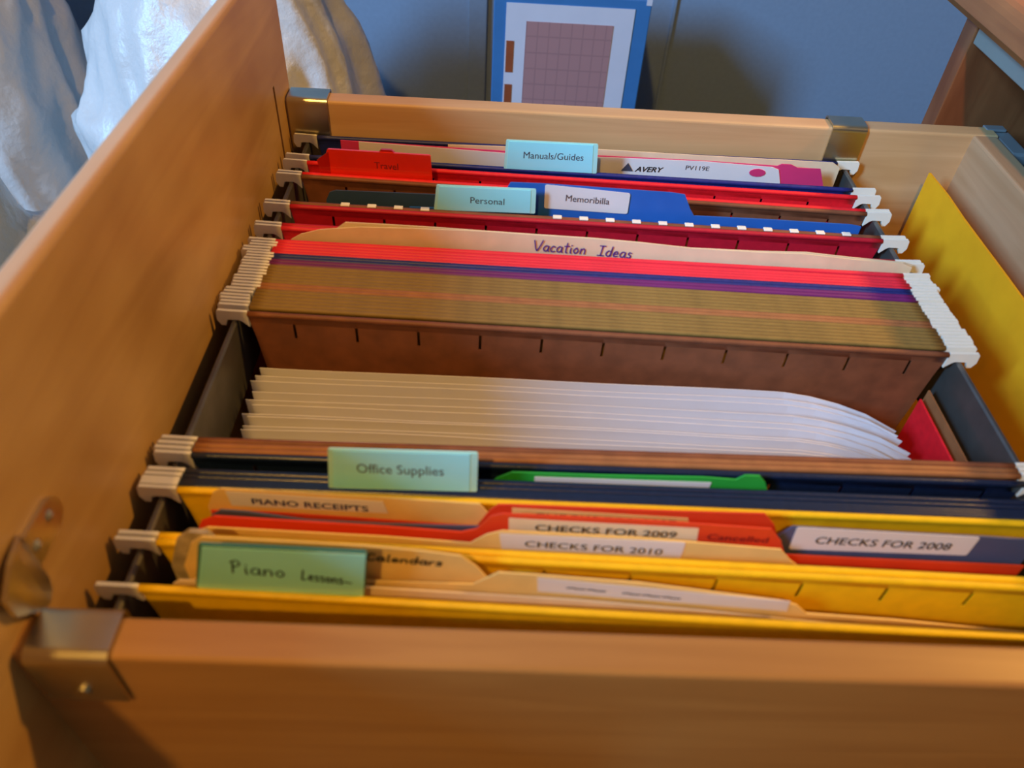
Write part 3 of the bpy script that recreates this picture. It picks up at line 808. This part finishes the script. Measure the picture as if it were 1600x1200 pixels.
o = file_folder('manila1', 0.3000, 0.0, 'manila_pale', 'pale manila sheet at the very back of the drawer, behind the magenta divider', name='manila_sheet', cat='sheet')
o = file_folder('red_div', 0.2945, -0.01, 'magenta', 'magenta plastic divider with a long white printed strip', name='plastic_divider', cat='divider')
s = plate('printed_strip', D['white_strip'], 0.2936, -0.01, 0.0004, 'label_paper', o) if False else sheet('printed_strip', D['white_strip'], 0.2938, -0.01, 0.0004, 'label_paper', o, zbot=-0.012)
tr = D['avery_tri']
V = [(0.1700, -0.0035), (0.1765, -0.0035), (0.1733, 0.0012)]
MB().prism(V, 'y', 0.2914, 0.2917).build('triangle_mark', 'soft_ink', s)
MB().prism([(0.2457 + 0.0046 * math.cos(i * math.pi / 6), -0.0004 + 0.0024 * math.sin(i * math.pi / 6)) for i in range(12)], 'y', 0.2908, 0.2913).build('punch_hole', 'magenta', s)
letters('AVERY', 0.1775, 0.1935, -0.0022, -0.0018, 0.0030, 0.2934, -0.01, 'ink', s, shear=0.3, bold=0.02)
letters('PV119E', 0.2055, 0.2185, 0.0004, 0.0004, 0.0026, 0.2934, -0.01, 'soft_ink', s)

file_folder('darkblue', 0.2475, -0.02, 'dark_blue', 'dusty dark blue file folder to the left of the Personal tab')
o = file_folder('blue', 0.2430, -0.02, 'blue', 'bright blue file folder with the white Memorabilia label')
lb = plate('label', D['memo_label'], 0.2422, -0.02, 0.0003, 'label_paper', o, 0.0012)
letters('Memoribilla', 0.1358, 0.1576, 0.0085, 0.0079, 0.0035, 0.2420, -0.02, 'soft_ink', lb)
o = file_folder('vacation', 0.2090, -0.018, 'manila_pale', 'cream envelope with Vacation Ideas written in purple', name='envelope', cat='envelope', wave=0.0006)
ef = sheet('front_layer', D['vac_f'], 0.2074, -0.018, 0.0006, 'manila_pale', o, zbot=-0.18, wave=0.0003, seed=4)
handwriting('Vacation', 0.1195, 0.1450, 0.0004, -0.0001, 0.0056, 0.2066, -0.018, 'purple_ink', o, wd=0.0006)
handwriting('Ideas', 0.1500, 0.1668, -0.0003, -0.0009, 0.0054, 0.2066, -0.018, 'purple_ink', o, wd=0.0006)
o = file_folder('green', 0.0690, 0.0, 'green', 'green file folder with a long white label on its tab')
plate('label', D['green_label'], 0.0683, 0.0, 0.0003, 'label_paper', o)

G22 = None
o = file_folder('piano', 0.0540, -0.01, 'manila', 'manila file folder labelled PIANO RECEIPTS')
lb = plate('label', D['piano_label'], 0.0534, -0.01, 0.0002, 'label_paper', o)
letters('PIANO RECEIPTS', 0.0250, 0.0632, 0.0004, -0.0010, 0.0030, 0.0531, -0.01, 'blue_ink', lb, bold=0.012)
o = file_folder('redA', 0.0515, -0.01, 'orange_red', 'orange-red file folder labelled for 2007, the rear one of the two')
lb = plate('label', D['redA_label'], 0.0509, -0.01, 0.0002, 'manila', o)
letters('CHECKS FOR 2007', 0.1180, 0.1650, 0.0030, 0.0024, 0.0026, 0.0506, -0.01, 'ink', lb)
o = file_folder('grey', 0.0490, -0.01, 'slate', 'slate blue file folder labelled CHECKS FOR 2008')
lb = plate('label', D['grey_label'], 0.0484, -0.01, 0.0002, 'label_paper', o, 0.0010)
letters('CHECKS FOR 2008', 0.2117, 0.2573, -0.0002, -0.0006, 0.0038, 0.0481, -0.01, 'ink', lb, bold=0.006)
o = file_folder('redB', 0.0460, -0.01, 'orange_red', 'orange-red file folder labelled CHECKS FOR 2009, in front of the 2007 one')
lb = plate('label', D['redB_label'], 0.0454, -0.01, 0.0002, 'manila_pale', o)
letters('CHECKS FOR 2009', 0.1183, 0.1642, 0.0040, 0.0034, 0.0032, 0.0451, -0.01, 'ink', lb, bold=0.008)
letters('Cancelled', 0.1744, 0.1945, 0.0030, 0.0024, 0.0030, 0.0453, -0.01, 'red_ink', o, bold=0.01)
o = file_folder('manB', 0.0432, -0.01, 'manila', 'manila file folder labelled CHECKS FOR 2010')
lb = plate('label', D['manB_label'], 0.0426, -0.01, 0.0002, 'label_paper', o, 0.0010)
letters('CHECKS FOR 2010', 0.1153, 0.1602, -0.0012, -0.0025, 0.0032, 0.0423, -0.01, 'ink', lb)
o = file_folder('calen', 0.0290, -0.012, 'manila', 'manila file folder with Calendars handwritten on its tab')
handwriting('Calendars', 0.0668, 0.0900, 0.0070, 0.0055, 0.0036, 0.0285, -0.012, 'ink', o, wd=0.0007)
o = file_folder('manC', 0.0262, -0.012, 'manila', 'manila file folder with a long pale unreadable label, nearest tabbed one')
lb = plate('label', D['manC_label'], 0.0256, -0.012, 0.0002, 'label_paper', o)
handwriting('~~ ~~~', 0.1278, 0.1640, 0.0010, -0.0024, 0.0030, 0.0253, -0.012, 'soft_ink', lb, wd=0.0006)
file_folder('manD', 0.0238, -0.012, 'manila_pale', 'low pale manila sheet just behind the nearest yellow edge', name='manila_sheet', cat='sheet')
o = sheet('plastic_sleeve', [(0.0040, -0.006), (0.0085, 0.0070), (0.0133, 0.0120), (0.0190, 0.0118), (0.022, 0.006)], 0.0318, -0.012, 0.0016, 'clear_plastic', None, wave=0.003, seed=3)
tag(o, 'crumpled cloudy plastic sleeve poking out left of the Piano Lessons tab', 'sleeve')

# golden envelope leaning on the back panel
EV = []; EF = []
nx = 12; nz = 6
for s_ in (0, 1):
    for i in range(nx + 1):
        y = 0.012 + (0.2975 - 0.012) * i / nx
        for j in range(nz + 1):
            z = 0.0015 - 0.215 * j / nz
            bul = 0.0015 * noise.noise(Vector((y * 20, z * 20, 1)))
            EV.append((0.3445 + 0.006 * j / nz * 0 + bul + s_ * 0.0012, y, z))
off = (nx + 1) * (nz + 1); nr = nz + 1
for i in range(nx):
    for j in range(nz):
        p = i * nr + j; EF.append([p, p + nr, p + nr + 1, p + 1]); EF.append([off + p, off + p + 1, off + p + nr + 1, off + p + nr])
for i in range(nx):
    p = i * nr; EF.append([p, off + p, off + p + nr, p + nr]); q_ = p + nz; EF.append([q_, q_ + nr, off + q_ + nr, off + q_])
for j in range(nz):
    EF.append([j, j + 1, off + j + 1, off + j]); q_ = nx * nr + j; EF.append([q_, off + q_, off + q_ + 1, q_ + 1])
o = link_mesh('envelope', EV, EF, 'envelope', None, origin=(0.345, 0.15, -0.213))
tag(o, 'large golden yellow envelope standing along the right side of the drawer', 'envelope')

# ---------------------------------------------------------------- the white papers
N = 18; random.seed(21)
ORD = ['first', 'second', 'third', 'fourth', 'fifth', 'sixth', 'seventh', 'eighth', 'ninth', 'tenth', 'eleventh', 'twelfth', 'thirteenth', 'fourteenth', 'fifteenth', 'sixteenth', 'seventeenth', 'eighteenth']
ypos = []
y = 0.1400
gaps = [0.0052, 0.0020, 0.0062, 0.0034, 0.0018, 0.0050, 0.0020, 0.0034, 0.0018, 0.0042, 0.0018, 0.0032, 0.0018, 0.0040, 0.0020, 0.0030, 0.0030]
for i in range(N):
    zt = -0.0215 - 0.0105 * (i / (N - 1)) + random.uniform(-0.0008, 0.0008)
    x0 = 0.0015 + random.uniform(-0.0010, 0.0025) - (0.004 if i > 13 else 0)
    x1 = 0.2740 + random.uniform(-0.003, 0.004)
    x1 = min(x1, 0.2870)
    crl = (0.225, 0.004 + 0.0006 * (N - i) + random.uniform(0, 0.004), 0.002 + random.uniform(0, 0.003))
    if i > 13: crl = (0.25, 0.001, 0.003)
    tp = [(x0, zt - 0.0005), (x0 + 0.05, zt), (0.14, zt + random.uniform(-0.0004, 0.0004)), (x1 - 0.012, zt), (x1, zt - 0.0015)]
    o = sheet('paper_sheet', tp, y, 0.004 - 0.012 * (N - i) / N, 0.0003, 'paper', None, zbot=-0.19, wave=0.0012, seed=1 + i * 0.03, curl=crl)
    if i == 0: tag(o, 'rearmost white paper sheet, standing highest against the brown folder face', 'paper', 'white papers in the open brown folder')
    elif i == N - 1: tag(o, 'frontmost white paper sheet, touching the thin brown folders', 'paper', 'white papers in the open brown folder')
    else: tag(o, ORD[i] + ' white paper sheet from the back of the stack in the open folder', 'paper', 'white papers in the open brown folder')
    if i < N - 1: y -= gaps[i]
